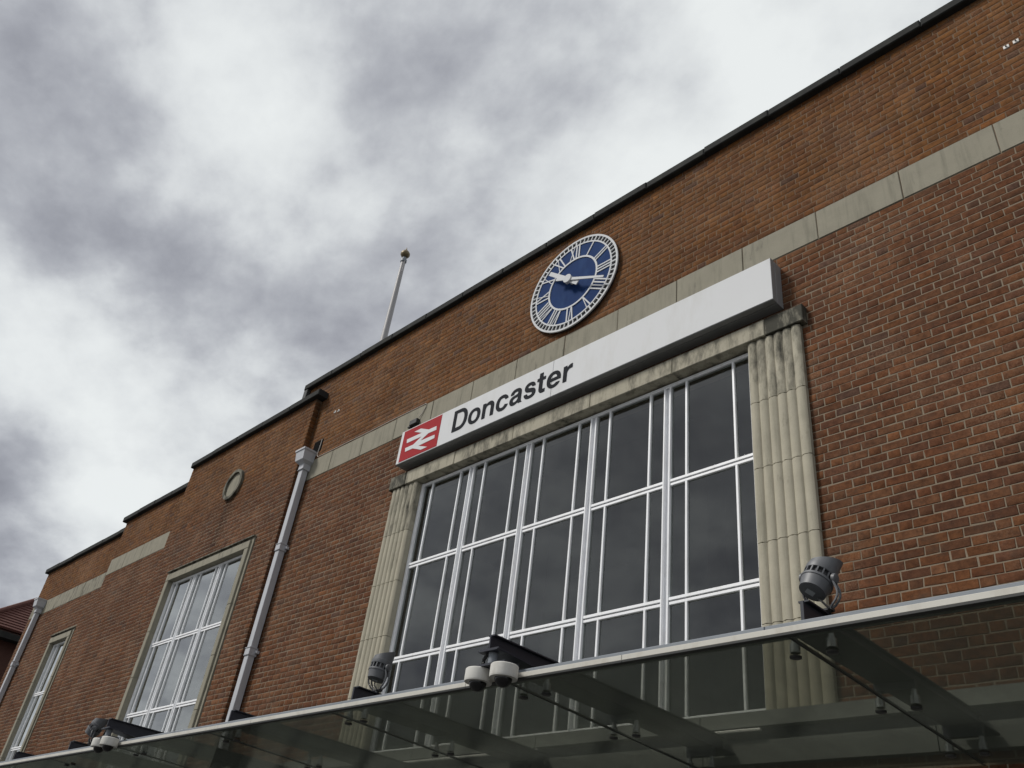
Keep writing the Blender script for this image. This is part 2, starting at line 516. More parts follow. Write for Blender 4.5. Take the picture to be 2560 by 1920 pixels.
# ---- bricks: Flemish bond, each brick its own piece
def brick_colour(x, z, sect):
    upper = 1 / (1 + math.exp(-(z - (8.45 if sect in 'AB' else 8.5)) * 5))
    low_pal = [(.122, .043, .019), (.112, .038, .018), (.136, .049, .021), (.098, .036, .019), (.118, .047, .024), (.088, .035, .021), (.130, .053, .027), (.106, .042, .023)]
    up_pal = [(.150, .054, .016), (.140, .048, .015), (.165, .062, .019), (.122, .043, .016), (.146, .056, .020), (.108, .041, .018), (.168, .066, .023)]
    a = np.array(low_pal[rng.integers(len(low_pal))]); b = np.array(up_pal[rng.integers(len(up_pal))])
    c = a * (1 - upper) + b * upper
    r = rng.random()
    if r < .02: c = np.array((.064, .034, .026)) * (1 + .5 * rng.random())
    elif r < .09: c = c * np.array((.78, .86, .98))
    elif r < .15: c = c * 1.28
    c = c * np.array((.97, 1.07, 1.06))
    if sect in 'WBC': c = c * .95
    m_ = np.array((.116, .0435, .0215)) * (1 - upper) + np.array((.142, .053, .0185)) * upper
    c = m_ + (c - m_) * .72
    c = c * (0.90 + .20 * rng.random()) * (.96 * (1 - upper) + .92 * upper)
    c = c * np.array((.98, 1.04, 1.05))
    if sect == 'W' and z < 8.55:          # run-off stain under the roundel
        c = c * (1 - .45 * math.exp(-((x + 14.87) / .16) ** 2) * min(1, max(0, (z - 6.6) / 1.2)))
    return c

bricks = []          # x0,x1,z0,z1,y,sect,full
JOINT = 0.0105
for k, (x0, x1, y, zb, zt) in SECT.items():
    r0 = int(math.floor((zb - Z_REF) / COURSE)); r1 = int(math.ceil((zt - Z_REF) / COURSE))
    for r in range(r0, r1):
        za, zc = Z_REF + r * COURSE, Z_REF + (r + 1) * COURSE
        if za < 3.0: continue
        zc = min(zc, zt + .02)
        zm = (za + zc) / 2
        spans = [(x0 if not (k == 'A' and zm > 9.9) else -13.20, x1)]
        for h in HOLES[k]:
            if h[2] - .01 < zm < h[3] + .01:
                ns = []
                for a, b in spans:
                    if h[1] <= a or h[0] >= b: ns.append((a, b)); continue
                    if h[0] > a: ns.append((a, h[0]))
                    if h[1] < b: ns.append((h[1], b))
                spans = ns
        off = (MOD / 2 if r % 2 else 0.0) + .01 * math.sin(r * 1.7) + {'A': .05, 'W': .13, 'B': .2, 'C': .0}[k]
        n = int(math.floor((x0 - 2 - off) / MOD))
        wave = .0012 * math.sin(r * 2.3)
        while True:
            m0 = n * MOD + off
            if m0 > x1 + 1: break
            for a, b in ((m0, m0 + .2245), (m0 + .2245, m0 + MOD)):
                for s0, s1 in spans:
                    aa, bb = max(a, s0 - JOINT / 2), min(b, s1 + JOINT / 2)
                    if bb - aa < .03: continue
                    full = aa == a and bb == b
                    bricks.append((aa + JOINT / 2, bb - JOINT / 2, za + JOINT / 2 + wave, zc - JOINT / 2 + wave, y, k, full))
            n += 1

def brick_area(b):
    c = [proj((x, b[4], z)) for x, z in ((b[0], b[2]), (b[1], b[2]), (b[1], b[3]), (b[0], b[3]))]
    if any(not (0 < p[0] < 2560 and 0 < p[1] < 1920) for p in c): return 0
    return abs(sum(c[i][0] * c[(i + 1) % 4][1] - c[(i + 1) % 4][0] * c[i][1] for i in range(4))) / 2
cand = sorted(((brick_area(b), i) for i, b in enumerate(bricks) if b[6] and b[5] == 'A' and b[2] > 3.75 and b[0] > -3.0), reverse=True)[:300]
single = {i for a, i in cand if a > 0}

def brick_verts(w, h, jit):
    """front face with soft arrises, sides running back into the mortar"""
    j = lambda s: (rng.random() - .5) * 2 * s
    fr = [(-w / 2 + .0035 + j(jit), 0, -h / 2 + .0035 + j(jit)), (w / 2 - .0035 + j(jit), 0, -h / 2 + .0035 + j(jit)),
          (w / 2 - .0035 + j(jit), 0, h / 2 - .0035 + j(jit)), (-w / 2 + .0035 + j(jit), 0, h / 2 - .0035 + j(jit))]
    ou = [(x + (math.copysign(.0035, x)), .0022, z + math.copysign(.0035, z)) for x, _, z in fr]
    bk = [(x, .02, z) for x, _, z in ou]
    return fr + ou + bk
BF = [(0, 1, 2, 3)] + [(k + i, k + 4 + i, k + 4 + (i + 1) % 4, k + (i + 1) % 4) for k in (0, 4) for i in range(4)]

variants = {}
for kind, w in (('s', .2245 - JOINT), ('h', .1125 - JOINT)):
    variants[kind] = []
    for q in range(8):
        variants[kind].append(MB().add(brick_verts(w, COURSE - JOINT, .0034), BF).mesh('brick', 'brick'))
fv, fc = [], []
for i, b in enumerate(bricks):
    w, h = b[1] - b[0], b[3] - b[2]
    cx, cz = (b[0] + b[1]) / 2, (b[2] + b[3]) / 2
    col = brick_colour(cx, cz, b[5])
    dy = (rng.random() - .5) * .0026
    rz = (rng.random() - .5) * .012
    if i in single:
        o = bpy.data.objects.new('brick', variants['s' if w > .15 else 'h'][rng.integers(8)])
        o.location = (cx, b[4] + dy, cz)
        o.rotation_euler = (rz * .25, rz, rz * .25)
        link(o, WALLS['A'], color=tuple(col))
    else:
        v = np.array(brick_verts(w, h, .0034 if w > .08 else .001))
        v[:, 2] += v[:, 0] * rz
        v += np.array((cx, b[4] + dy, cz))
        fv.append(v); fc.append(col)
# the return of the projecting bay, one brick end per course
r0 = int(math.ceil((3.05 - Z_REF) / COURSE)); r1 = int((W_TOP - Z_REF) / COURSE)
for r in range(r0, r1):
    za = Z_REF + r * COURSE
    w = .118 if r % 2 else .108
    v = np.array(brick_verts(w - .008, COURSE - JOINT, .0015))
    v2 = np.stack([-v[:, 1] + X_WR + .008, v[:, 0] - .062, v[:, 2] + za + COURSE / 2], 1)
    fv.append(v2); fc.append(brick_colour(X_WR, za, 'W') * .9)  # shade of this side-facing return darkens its brick colour
V = np.concatenate(fv); nb = len(fv)
F = (np.array(BF)[None] + (np.arange(nb) * 12)[:, None, None]).reshape(-1, 4)
me = bpy.data.meshes.new('brickwork')
me.vertices.add(len(V)); me.vertices.foreach_set('co', V.astype(np.float32).ravel())
me.loops.add(F.size); me.loops.foreach_set('vertex_index', F.astype(np.int32).ravel())
me.polygons.add(len(F)); me.polygons.foreach_set('loop_start', np.arange(0, F.size, 4, dtype=np.int32))
me.update(calc_edges=True)
ca = me.color_attributes.new('Col', 'FLOAT_COLOR', 'POINT')
cols = np.ones((len(V), 4), np.float32); cols[:, :3] = np.repeat(np.array(fc), 12, 0)
ca.data.foreach_set('color', cols.ravel())
me.materials.append(MATS['brick_field'])
link(bpy.data.objects.new('brickwork', me), STATION, kind='stuff')

# ---- stone bands
def band(x_list, y, soot):
    root = part_empty('stone_band', STATION, (x_list[0], y, BAND[0]))
    for a, b in zip(x_list, x_list[1:]):
        mb = MB()
        g = .004
        dz = random.uniform(-.004, .004)
        mb.cbox(a + g, b - g, y - .006 + random.uniform(-.003, .003), y + .05, BAND[0] + .004 + dz, BAND[1] - .004 + dz, .006)
        o = mb.build('stone_block', 'stone', None)
        o.parent = root; o.matrix_parent_inverse = Matrix.Translation((-x_list[0], -y, -BAND[0]))
        o.color = (random.uniform(*soot), 0, 0, 1)
xa = [X_WR - .02, -11.6, -10.72]
xa += [-9.86 + .884 * i for i in range(0, 15)]
band([x for x in xa if x < 3.1], Y_A, (-.06, .03))
band([X_BL, -19.75, -18.85, X_WL + .05], Y_B, (.0, .06))
band([X_CL + .02, -25.5, -24.62, -23.7, -22.8, -21.9, -21.0, X_BL + .05], Y_C, (.07, .15))

# ---- pilasters with six convex reeds, in five stacked blocks
def pilaster(x0, x1):
    root = part_empty('pilaster', STATION, (x0, 0, SILL))
    zs = [3.545, 4.245, 4.97, 5.71, 6.437, 7.178]
    n_reed, seg = 6, 8
    prof = []
    for r in range(n_reed):
        for s in range(seg + (r == n_reed - 1)):
            u = s / seg
            prof.append((x0 + (x1 - x0) * (r + u) / n_reed, -.044 - .022 * math.sin(math.pi * u) ** .7))
    for i, (a, b) in enumerate(zip(zs, zs[1:])):
        a2, b2 = a + .004, b - .003
        mb = MB()
        k = len(prof)
        vs = [(x, y, a2 + .002 * math.sin(j * 1.3 + i)) for j, (x, y) in enumerate(prof)] + [(x, y, b2 + .002 * math.sin(j * 1.9 + i)) for j, (x, y) in enumerate(prof)]
        vs += [(x0, .062, a2), (x1, .062, a2), (x0, .062, b2), (x1, .062, b2)]
        fs = [(j, j + 1, k + j + 1, k + j) for j in range(k - 1)]
        fs += [(k - 1, 2 * k + 1, 2 * k + 3, 2 * k - 1), (2 * k, 0, k, 2 * k + 2), tuple(range(k - 1, -1, -1)) + (2 * k, 2 * k + 1), tuple(range(k, 2 * k)) + (2 * k + 3, 2 * k + 2)]
        o = mb.add(vs, fs).build('stone_block', 'stone_warm', None, smooth=True)
        o.parent = root; o.matrix_parent_inverse = Matrix.Translation((-x0, 0, -SILL))
        o.color = ((.17 if i == 4 else -.06), 0, 0, 1)
        # stone flank behind the reeds
    mb = MB().box(x0 + .004, x1 - .004, -.036, .058, 3.55, 7.17)
    o = mb.build('core', 'stone', None); o.parent = root; o.matrix_parent_inverse = Matrix.Translation((-x0, 0, -SILL)); o.color = (-.05, 0, 0, 1)
pilaster(-9.465, -8.91)
pilaster(-3.64, -3.06)

# ---- lintel of weathered blocks
root = part_empty('lintel', STATION, (-9.53, -.085, 7.18))
lx = [-9.53, -9.16, -8.12, -7.0, -5.72, -4.55, -3.42, -3.0]
soots = [.33, .10, .17, .15, .09, .16, .37]
for (a, b), so in zip(zip(lx, lx[1:]), soots):
    o = MB().cbox(a + .002, b - .002, -.088 + random.uniform(-.003, .003), .10, 7.182, 7.388, .007).build('stone_block', 'stone_warm', None)
    o.parent = root; o.matrix_parent_inverse = Matrix.Translation((9.53, .085, -7.18)); o.color = (so, 0, 0, 1)

# ---- steel windows
def window(x0, x1, yf, zbot, ztr, ztop, nb, off, bar_w=.025, glazing='single_glazing'):
    w = part_empty('window', STATION, ((x0 + x1) / 2, yf, zbot))
    inv = Matrix.Translation((-(x0 + x1) / 2, -yf, -zbot))
    def sub(mb, name, mat, **kw):
        o = mb.build(name, mat, None, **kw); o.parent = w; o.matrix_parent_inverse = inv; return o
    bw = (x1 - x0) / nb
    # outer frame
    sub(MB().cbox(x0, x0 + .05, yf - .028, yf + .03, zbot, ztop, .004), 'jamb', 'white_paint')
    sub(MB().cbox(x1 - .05, x1, yf - .028, yf + .03, zbot, ztop, .004), 'jamb', 'white_paint')
    sub(MB().cbox(x0 + .05, x1 - .05, yf - .02, yf + .03, ztop - .042, ztop, .004), 'head_rail', 'white_paint')
    sub(MB().cbox(x0 + .05, x1 - .05, yf - .02, yf + .03, zbot, zbot + .05, .004), 'sill_rail', 'white_paint')
    mull = [x0 + bw * i for i in range(1, nb)]
    for xm in mull:
        mb = MB()
        mb.cbox(xm - .043, xm - .024, yf - .034, yf + .03, zbot + .05, ztop - .042, .003)
        mb.cbox(xm - .024, xm + .022, yf + .006, yf + .03, zbot + .05, ztop - .042, .001)
        mb.cbox(xm + .022, xm + .043, yf - .026, yf + .03, zbot + .05, ztop - .042, .003)
        sub(mb, 'mullion', 'white_paint')
    edges = [x0 + .05] + [v for xm in mull for v in (xm - .0435, xm + .0435)] + [x1 - .05]
    bays = list(zip(edges[::2], edges[1::2]))
    rows = [zbot + .05] + [v for z in ztr for v in (z - .036, z + .036)] + [ztop - .042]
    rows = list(zip(rows[::2], rows[1::2]))
    for bi, (a, b) in enumerate(bays):
        for z in ztr:
            mb = MB()
            mb.cbox(a + .0005, b - .0005, yf - .022, yf + .03, z + .005, z + .036, .003)
            mb.cbox(a + .0005, b - .0005, yf - .016, yf + .03, z - .036, z - .006, .003)
            mb.box(a + .0005, b - .0005, yf - .004, yf + .03, z - .006, z + .005, 1)
            sub(mb, 'transom', ['white_paint', 'groove'])
        xb = [x0 + bw * bi + off, x0 + bw * (bi + 1) - off]
        for za, zb_ in rows:
            for x in xb:
                sub(MB().cbox(x - bar_w / 2, x + bar_w / 2, yf - .018, yf + .022, za + .0005, zb_ - .0005, .003), 'glazing_bar', 'white_paint')
            px = [a, xb[0] - bar_w / 2, xb[0] + bar_w / 2, xb[1] - bar_w / 2, xb[1] + bar_w / 2, b]
            for p0, p1 in zip(px[::2], px[1::2]):
                mb = MB().add([(p0, 0, za), (p1, 0, za), (p1, 0, zb_), (p0, 0, zb_)], [(0, 1, 2, 3)])
                cx, cz = (p0 + p1) / 2, (za + zb_) / 2
                mb.v = [(vx - cx, 0, vz - cz) for vx, vy, vz in mb.v]
                o = bpy.data.objects.new('pane', mb.mesh('pane', glazing))
                o.location = (cx, yf + .006, cz)
                o.rotation_euler = (random.gauss(0, .0025), 0, random.gauss(0, .003))
                link(o); o.parent = w; o.matrix_parent_inverse = inv
    return w
w_main = window(-8.91, -3.64, .062, SILL, (4.67, 5.93), 7.165, 5, .238)
w_main['label'] = 'wide five-bay window between reeded stone pilasters'
w_side = window(-16.31, -13.44, -.043, SILL, (4.64, 5.905), 7.145, 3, .19, .021, 'double_glazing')
w_side['label'] = 'tall three-bay window reflecting bright cloud'
w_slim = window(-23.46, -22.36, .36, SILL, (4.64, 5.87), 7.10, 1, .255, .021, 'double_glazing')
w_slim['label'] = 'slim one-bay window beside the far downpipe'

# stone surrounds of the two side windows
def surround(x0, x1, yw, yfr, ztop):
    """x0..x1 clear opening, yw wall face, yfr window plane"""
    root = part_empty('window_surround', STATION, ((x0 + x1) / 2, yw, SILL))
    inv = Matrix.Translation((-(x0 + x1) / 2, -yw, -SILL))
    def sub(mb, name, mat='stone', soot=0.0):
        o = mb.build(name, mat, None); o.parent = root; o.matrix_parent_inverse = inv; o.color = (soot, 0, 0, 1)
    yf, yb = yw - .05, yfr + .03
    zs = [3.545, 4.45, 5.3, 6.15, ztop]
    for a, b in zip(zs, zs[1:]):
        for side, (xa, xb) in (('l', (x0 - .13, x0)), ('r', (x1, x1 + .13))):
            sub(MB().cbox(xa, xb, yf, yb, a + .002, b - .002, .006), 'stone_block', soot=random.uniform(0, .04))
    n = max(1, round((x1 - x0) / 1.0))
    xs = [x0 - .13 + (x1 - x0 + .26) * i / n for i in range(n + 1)]
    for a, b in zip(xs, xs[1:]):
        sub(MB().cbox(a + .001, b - .001, yf - .002, yb, ztop + .001, ztop + .14, .006), 'stone_block', soot=random.uniform(.0, .06))
    sub(MB().box(x0 - .20, x0 - .131, yw - .018, yw + .05, 3.545, ztop + .20), 'fillet', 'stone', .08)
    sub(MB().box(x1 + .131, x1 + .20, yw - .018, yw + .05, 3.545, ztop + .20), 'fillet', 'stone', .08)
    sub(MB().box(x0 - .13, x1 + .13, yw - .014, yw + .05, ztop + .142, ztop + .20), 'fillet', 'stone', .30)
    sub(MB().box(x0 - .205, x1 + .205, yw - .050, yw + .05, ztop + .201, ztop + .222), 'drip', 'stone', .25)
surround(-16.31, -13.44, Y_W, -.043, 7.15)
surround(-23.46, -22.36, Y_C, .36, 7.105)

# ---- copings
def coping(x0, x1, y, zb, zt, step=.92, over=.085):
    root = part_empty('coping', STATION, (x0, y, zb)); inv = Matrix.Translation((-x0, -y, -zb))
    n = max(1, round((x1 - x0) / step)); xs = [x0 + (x1 - x0) * i / n for i in range(n + 1)]
    for a, b in zip(xs, xs[1:]):
        d = random.uniform(-.006, .006); e = random.uniform(-.005, .005)
        o = MB().cbox(a + .003, b - .003, y - over + e, y + .42, zb + d, zt + d, .012).build('coping_stone', 'coping', None)
        o.parent = root; o.matrix_parent_inverse = inv
coping(-13.23, 3.2, Y_A, A_TOP, 10.56)
coping(X_WL + .02, -12.34, Y_W, W_TOP, 10.07)
coping(X_BL - .10, X_WL + .0, Y_B, BC_TOP, 9.70)
coping(X_CL - .10, X_BL - .0, Y_C, BC_TOP, 9.70)
MB().cbox(-13.225, -13.10, -.075, .30, 10.07, 10.436, .01).build('end_flashing', 'lead', STATION)

# ---- round stone roundel on the projecting bay
rx, rz_ = -14.85, 8.83
root = part_empty('roundel', STATION, (rx, Y_W, rz_)); inv = Matrix.Translation((-rx, -Y_W, -rz_))
def annulus(mb, r0, r1, y0, y1, c, n=48, mi=0):
    vs = []
    for r, y in ((r0, y1), (r0, y0), (r1, y0), (r1, y1)):
        for k in range(n):
            a = 2 * math.pi * k / n
            vs.append((c[0] + r * math.cos(a), y, c[1] + r * math.sin(a)))
    fs = [(i * n + k, i * n + (k + 1) % n, (i + 1) * n + (k + 1) % n, (i + 1) * n + k) for i in range(3) for k in range(n)]
    return mb.add(vs, fs, mi)
def disc(mb, r, y0, y1, c, n=48, mi=0):
    vs = [(c[0] + r * math.cos(2 * math.pi * k / n), y, c[1] + r * math.sin(2 * math.pi * k / n)) for y in (y0, y1) for k in range(n)]
    return mb.add(vs, [tuple(range(n))] + [(k, n + k, n + (k + 1) % n, (k + 1) % n) for k in range(n)], mi)
o = annulus(MB(), .262, .325, Y_W - .055, Y_W + .03, (rx, rz_)).build('ring', 'stone', None, color=(.28, 0, 0)); o.parent = root; o.matrix_parent_inverse = inv
o = disc(MB(), .264, Y_W - .012, Y_W + .03, (rx, rz_)).build('disc', 'stone', None, color=(-.08, 0, 0)); o.parent = root; o.matrix_parent_inverse = inv

# ---- ledge and fascia where the canopy meets the front
root = part_empty('ledge', STATION, (-11.6, 0, 3.1)); inv = Matrix.Translation((11.6, 0, -3.1))
for a, b in zip([-26.4 + 1.85 * i for i in range(16)], [-26.4 + 1.85 * (i + 1) for i in range(16)]):
    yy = Y_C if b < X_BL + .5 else (Y_W if X_WL - 1 < a < X_WR else 0)
    mb = MB().box(a + .004, b - .004, yy - .12, yy + .02, 3.43, 3.542)
    o = mb.build('ledge_stone', 'concrete', None); o.parent = root; o.matrix_parent_inverse = inv
    mb = MB().box(a + .004, b - .004, yy - .085, yy + .01, 3.17, 3.335)
    o = mb.build('fascia_panel', 'concrete', None); o.parent = root; o.matrix_parent_inverse = inv
    mb = MB().box(a, b, yy - .055, yy + .006, 3.337, 3.428)
    o = mb.build('gutter', 'lead', None); o.parent = root; o.matrix_parent_inverse = inv

# ------------------------------------------------------------------ neighbouring wing with a hipped tile roof
WING = thing('tiled_wing', 'dark brick wing with hipped red tile roof behind far downpipe', 'building', (-33, 8, 0))
winv = Matrix.Translation((33, -8, 0))
def wsub(mb, name, mat):
    o = mb.build(name, mat, None); o.parent = WING; o.matrix_parent_inverse = winv; return o
ex, ey, ez, half, yb2 = -29.8, -.25, 8.6, 4.0, 26.0
wsub(MB().box(ex - 2 * half + .35, ex - .35, ey + .35, yb2, 0, ez - .12), 'wall', 'far_brick')
wsub(MB().box(ex - 2 * half, ex + .06, ey - .06, yb2, ez - .26, ez - .08), 'eaves_board', 'coping')
wsub(MB().add([(ex, ey, ez - .08), (ex, yb2, ez - .08), (ex - half, yb2, ez + half - .1), (ex - half, ey + half * 1.2, ez + half - .1), (ex - 2 * half, ey, ez - .08), (ex - 2 * half, yb2, ez - .08)],
              [(0, 1, 2, 3), (0, 3, 4), (3, 2, 5, 4)]), 'roof_deck', 'far_brick')
# overlapping tile courses on the slope that faces the station
roof_root = part_empty('roof', WING, (ex + 33, 0, ez)); rinv = Matrix.Translation((-(ex), -8, -ez))
ncourse = 40
for i in range(ncourse):
    s0, s1 = i * .10, (i + 1) * .10 + .04
    ya = ey + s0 * 1.2
    lift = .05
    vs = [(ex + .05 - s0, ya, ez + s0 + lift), (ex + .05 - s0, yb2, ez + s0 + lift), (ex + .05 - s1, yb2, ez + s1 + .005), (ex + .05 - s1, ya + .2, ez + s1 + .005),
          (ex + .02 - s0, ya, ez + s0 - .01), (ex + .02 - s0, yb2, ez + s0 - .01)]
    o = MB().add(vs, [(0, 1, 2, 3), (4, 5, 1, 0)]).build('tile_course', 'roof_tile', None)
    o.parent = roof_root; o.matrix_parent_inverse = Matrix.Translation((-ex, -8, -ez))
hp = []
for i in range(28):
    s = i * .15
    hp.append((ex + .02 - s, ey + s * 1.2, ez + s + .07))
o = MB().tube(hp, .08, 8).build('hip_tiles', 'roof_tile', None); o.parent = roof_root; o.matrix_parent_inverse = Matrix.Translation((-ex, -8, -ez))

# ------------------------------------------------------------------ downpipes
def downpipe(xc, yw, ztop, label, brackets):
    t = thing('downpipe', label, 'downpipe', (xc, yw, 0))
    def sub(mb, name, par=t, mat='pipe_grey', **kw):
        return mb.build(name, mat, par, **kw)
    yf = -.135
    pipe = sub(MB().cbox(-.061, .061, yf, -.03, 3.1, ztop - .22, .006), 'pipe')
    # tapered hopper with a rim
    mb = MB()
    def ringv(x, y0, y1, z): return [(-x, y0, z), (x, y0, z), (x, y1, z), (-x, y1, z)]
    levels = [(.075, -.150, -.01, ztop - .262), (.122, -.222, -.008, ztop - .21), (.137, -.243, -.006, ztop - .035), (.150, -.256, -.004, ztop - .034), (.150, -.256, -.004, ztop), (.137, -.243, -.014, ztop + .001), (.13, -.235, -.02, ztop - .06)]
    vs = [v for l in levels for v in ringv(*l)]
    fs = [(k * 4 + i, k * 4 + (i + 1) % 4, k * 4 + 4 + (i + 1) % 4, k * 4 + 4 + i) for k in range(len(levels) - 1) for i in range(4)]
    fs += [(3, 2, 1, 0), tuple(range((len(levels) - 1) * 4, len(levels) * 4))]
    sub(MB().add(vs, fs), 'hopper')
    mb = MB().cbox(-.076, .076, -.150, -.012, ztop - .36, ztop - .262, .005)
    mb.cbox(-.084, .084, -.158, -.012, ztop - .372, ztop - .361, .003)
    sub(mb, 'collar')
    for z in brackets:
        mb = MB().cbox(-.072, .072, -.147, -.012, z - .05, z + .05, .004)
        mb.cbox(-.080, .080, -.155, -.012, z + .0505, z + .062, .003)
        mb.cbox(-.076, .076, -.151, -.012, z - .060, z - .0505, .003)
        br = sub(mb, 'bracket')
        sub(MB().cbox(.0722, .125, -.055, -.005, z - .022, z + .022, .008), 'lug', br)
    return t
downpipe(-12.296, 0, 8.74, 'grey square downpipe with hopper in the corner beside projecting bay', (6.93, 5.22))
downpipe(-25.6, Y_C, 8.60, 'grey square downpipe with hopper beside slim one-bay window', (6.85, 5.2))
# black plate painting the inner shade of the overflow opening above the first hopper
MB().box(-12.32, -12.05, -.006, .02, 8.74, 8.99).build('overflow_shade_plate', 'sign_dark', STATION)

# ------------------------------------------------------------------ sign
SX0, SX1, SZ0, SZ1, SYF = -9.322, -3.238, 7.487, 8.052, -.20
sg = thing('station_sign', 'long white sign box reading Doncaster with red double-arrow symbol', 'sign', ((SX0 + SX1) / 2, 0, SZ0))
ginv = Matrix.Translation((-(SX0 + SX1) / 2, 0, -SZ0))
def gsub(mb, name, mat, par=None, **kw):
    o = mb.build(name, mat, None, **kw); o.parent = par or sg
    o.matrix_parent_inverse = ginv if par is None else Matrix.Identity(4); return o
gsub(MB().cbox(SX0, SX1, -.118, -.002, SZ0, SZ1, .004), 'rear_tray', 'sign_metal')
gsub(MB().cbox(SX0 + .012, SX1 - .012, -.128, -.117, SZ0 + .012, SZ1 - .012, .001), 'shadow_gap', 'sign_dark')
gsub(MB().cbox(SX0, SX1, SYF + .003, -.127, SZ0, SZ1, .004), 'front_tray', 'sign_metal')
xj = [SX0, -6.28, SX1]
for a, b in zip(xj, xj[1:]):
    gsub(MB().cbox(a + .004, b - .001, SYF - .003, SYF + .004, SZ0 + .006, SZ1 - .006, .002), 'face_panel', 'sign_white')
gsub(MB().cbox(-9.255, -8.415, SYF - .0065, SYF - .0031, 7.508, 8.030, .0005), 'red_panel', 'sign_red')
# the double arrow, read off the sign and laid on its face
QX = lambda x, y: (960 + x * .09645, 1000 + y * .09645)
arrow = [(600, 1025), (985, 850), (790, 825), (965, 740), (1165, 765), (1365, 675), (1358, 772), (1150, 862), (945, 1055), (1315, 900), (1306, 985),
         (890, 1190), (1118, 1212), (955, 1290), (740, 1255), (545, 1345), (552, 1250), (760, 1155), (975, 945), (590, 1120)]
pts = []
for x, y in arrow:
    d = ray(*QX(x, y)); q = CAM + d * ((SYF - .008 - CAM[1]) / d[1]); pts.append((q[0], q[2]))
pts = pts[::-1]
gsub(MB().plate([pts], SYF - .010, SYF - .0066), 'double_arrow', 'sign_white')

def path(cmds, n=7):
    out = []; cur = None
    for c in cmds:
        if c[0] in 'ML': cur = c[1]; out.append(cur)
        else:
            p0, p1, p2, p3 = cur, *c[1:]
            for i in range(1, n + 1):
                t = i / n; u = 1 - t
                out.append(tuple(u ** 3 * p0[k] + 3 * u * u * t * p1[k] + 3 * u * t * t * p2[k] + t ** 3 * p3[k] for k in (0, 1)))
            cur = p3
    return out
def sup(cx, cz, rx, rz, a0, a1, n=28, e=2.25):
    out = []
    for i in range(n + 1):
        a = math.radians(a0 + (a1 - a0) * i / n)
        c, s = math.cos(a), math.sin(a)
        out.append((cx + rx * math.copysign(abs(c) ** (2 / e), c), cz + rz * math.copysign(abs(s) ** (2 / e), s)))
    return out
XH, CAPH = .235, .345
def glyph(ch):
    if ch == 'D':
        w, r = .288, .155
        o_ = [(0, 0)] + sup(w - r, CAPH / 2, r, CAPH / 2, -90, 90, 24, 2.3) + [(0, CAPH)]
        i_ = [(.062, .052)] + sup(w - r, CAPH / 2, r - .062, CAPH / 2 - .052, -90, 90, 24, 2.3) + [(.062, CAPH - .052)]
        return [o_, i_]
    if ch == 'o':
        return [sup(.118, XH / 2, .118, .1235, 0, 359, 40), sup(.118, XH / 2, .060, .078, 0, 359, 36)]
    if ch == 'n':
        return [path([('M', (0, 0)), ('L', (.060, 0)), ('L', (.060, .130)), ('C', (.060, .172), (.082, .190), (.112, .190)), ('C', (.148, .190), (.160, .170), (.160, .140)), ('L', (.160, 0)), ('L', (.220, 0)), ('L', (.220, .150)), ('C', (.220, .205), (.188, .241), (.135, .241)), ('C', (.100, .241), (.074, .227), (.057, .200)), ('L', (.057, XH)), ('L', (0, XH))])]
    if ch == 'c':
        return [sup(.116, XH / 2, .116, .1235, 22, 338, 36) + sup(.116, XH / 2, .058, .078, 332, 28, 30)]
    if ch == 'e':
        zc = XH / 2
        o_ = [(.232, zc - .020)] + sup(.116, zc, .116, .1235, 4, 332, 38) + [(.166, .058)] + sup(.116, zc, .058, .079, 318, 200, 16) + [(.060, zc - .020)]
        i_ = [(.172, zc + .024)] + sup(.116, zc, .057, .080, 30, 150, 16) + [(.060, zc + .024)]
        return [o_, i_]
    if ch == 'a':
        o_ = path([('M', (.012, .163)), ('L', (.068, .163)), ('C', (.071, .187), (.084, .196), (.110, .196)), ('C', (.134, .196), (.148, .187), (.148, .168)), ('C', (.148, .148), (.120, .145), (.078, .139)), ('C', (.030, .132), (0, .115), (0, .065)), ('C', (0, .020), (.030, -.006), (.076, -.006)), ('C', (.105, -.006), (.134, .004), (.153, .024)), ('L', (.160, 0)), ('L', (.224, 0)), ('L', (.224, .008)), ('C', (.210, .014), (.207, .024), (.207, .045)), ('L', (.207, .165)), ('C', (.207, .215), (.175, .241), (.113, .241)), ('C', (.055, .241), (.014, .216), (.012, .165))])
        i_ = path([('M', (.148, .118)), ('L', (.148, .090)), ('C', (.148, .055), (.120, .038), (.092, .038)), ('C', (.070, .038), (.058, .048), (.058, .067)), ('C', (.058, .086), (.070, .096), (.095, .101)), ('C', (.118, .105), (.136, .108), (.148, .117))])
        return [o_, i_]
    if ch == 's':
        return [path([('M', (0, .072)), ('L', (.057, .072)), ('C', (.060, .048), (.078, .037), (.105, .037)), ('C', (.130, .037), (.146, .046), (.146, .062)), ('C', (.146, .080), (.120, .085), (.090, .092)), ('C', (.045, .102), (.008, .115), (.008, .165)), ('C', (.008, .215), (.045, .241), (.100, .241)), ('C', (.155, .241), (.190, .215), (.193, .166)), ('L', (.137, .166)), ('C', (.134, .188), (.120, .197), (.100, .197)), ('C', (.078, .197), (.064, .189), (.064, .175)), ('C', (.064, .158), (.090, .153), (.125, .145)), ('C', (.170, .135), (.205, .120), (.205, .070)), ('C', (.205, .020), (.165, -.006), (.105, -.006)), ('C', (.040, -.006), (.002, .020), (0, .0715))])]
    if ch == 't':
        return [path([('M', (0, XH)), ('L', (0, .192)), ('L', (.037, .192)), ('L', (.037, .060)), ('C', (.037, -.002), (.090, -.010), (.144, .001)), ('L', (.144, .048)), ('C', (.105, .044), (.097, .050), (.097, .075)), ('L', (.097, .192)), ('L', (.144, .192)), ('L', (.144, XH)), ('L', (.097, XH)), ('L', (.097, .306)), ('L', (.037, .306)), ('L', (.037, XH))])]
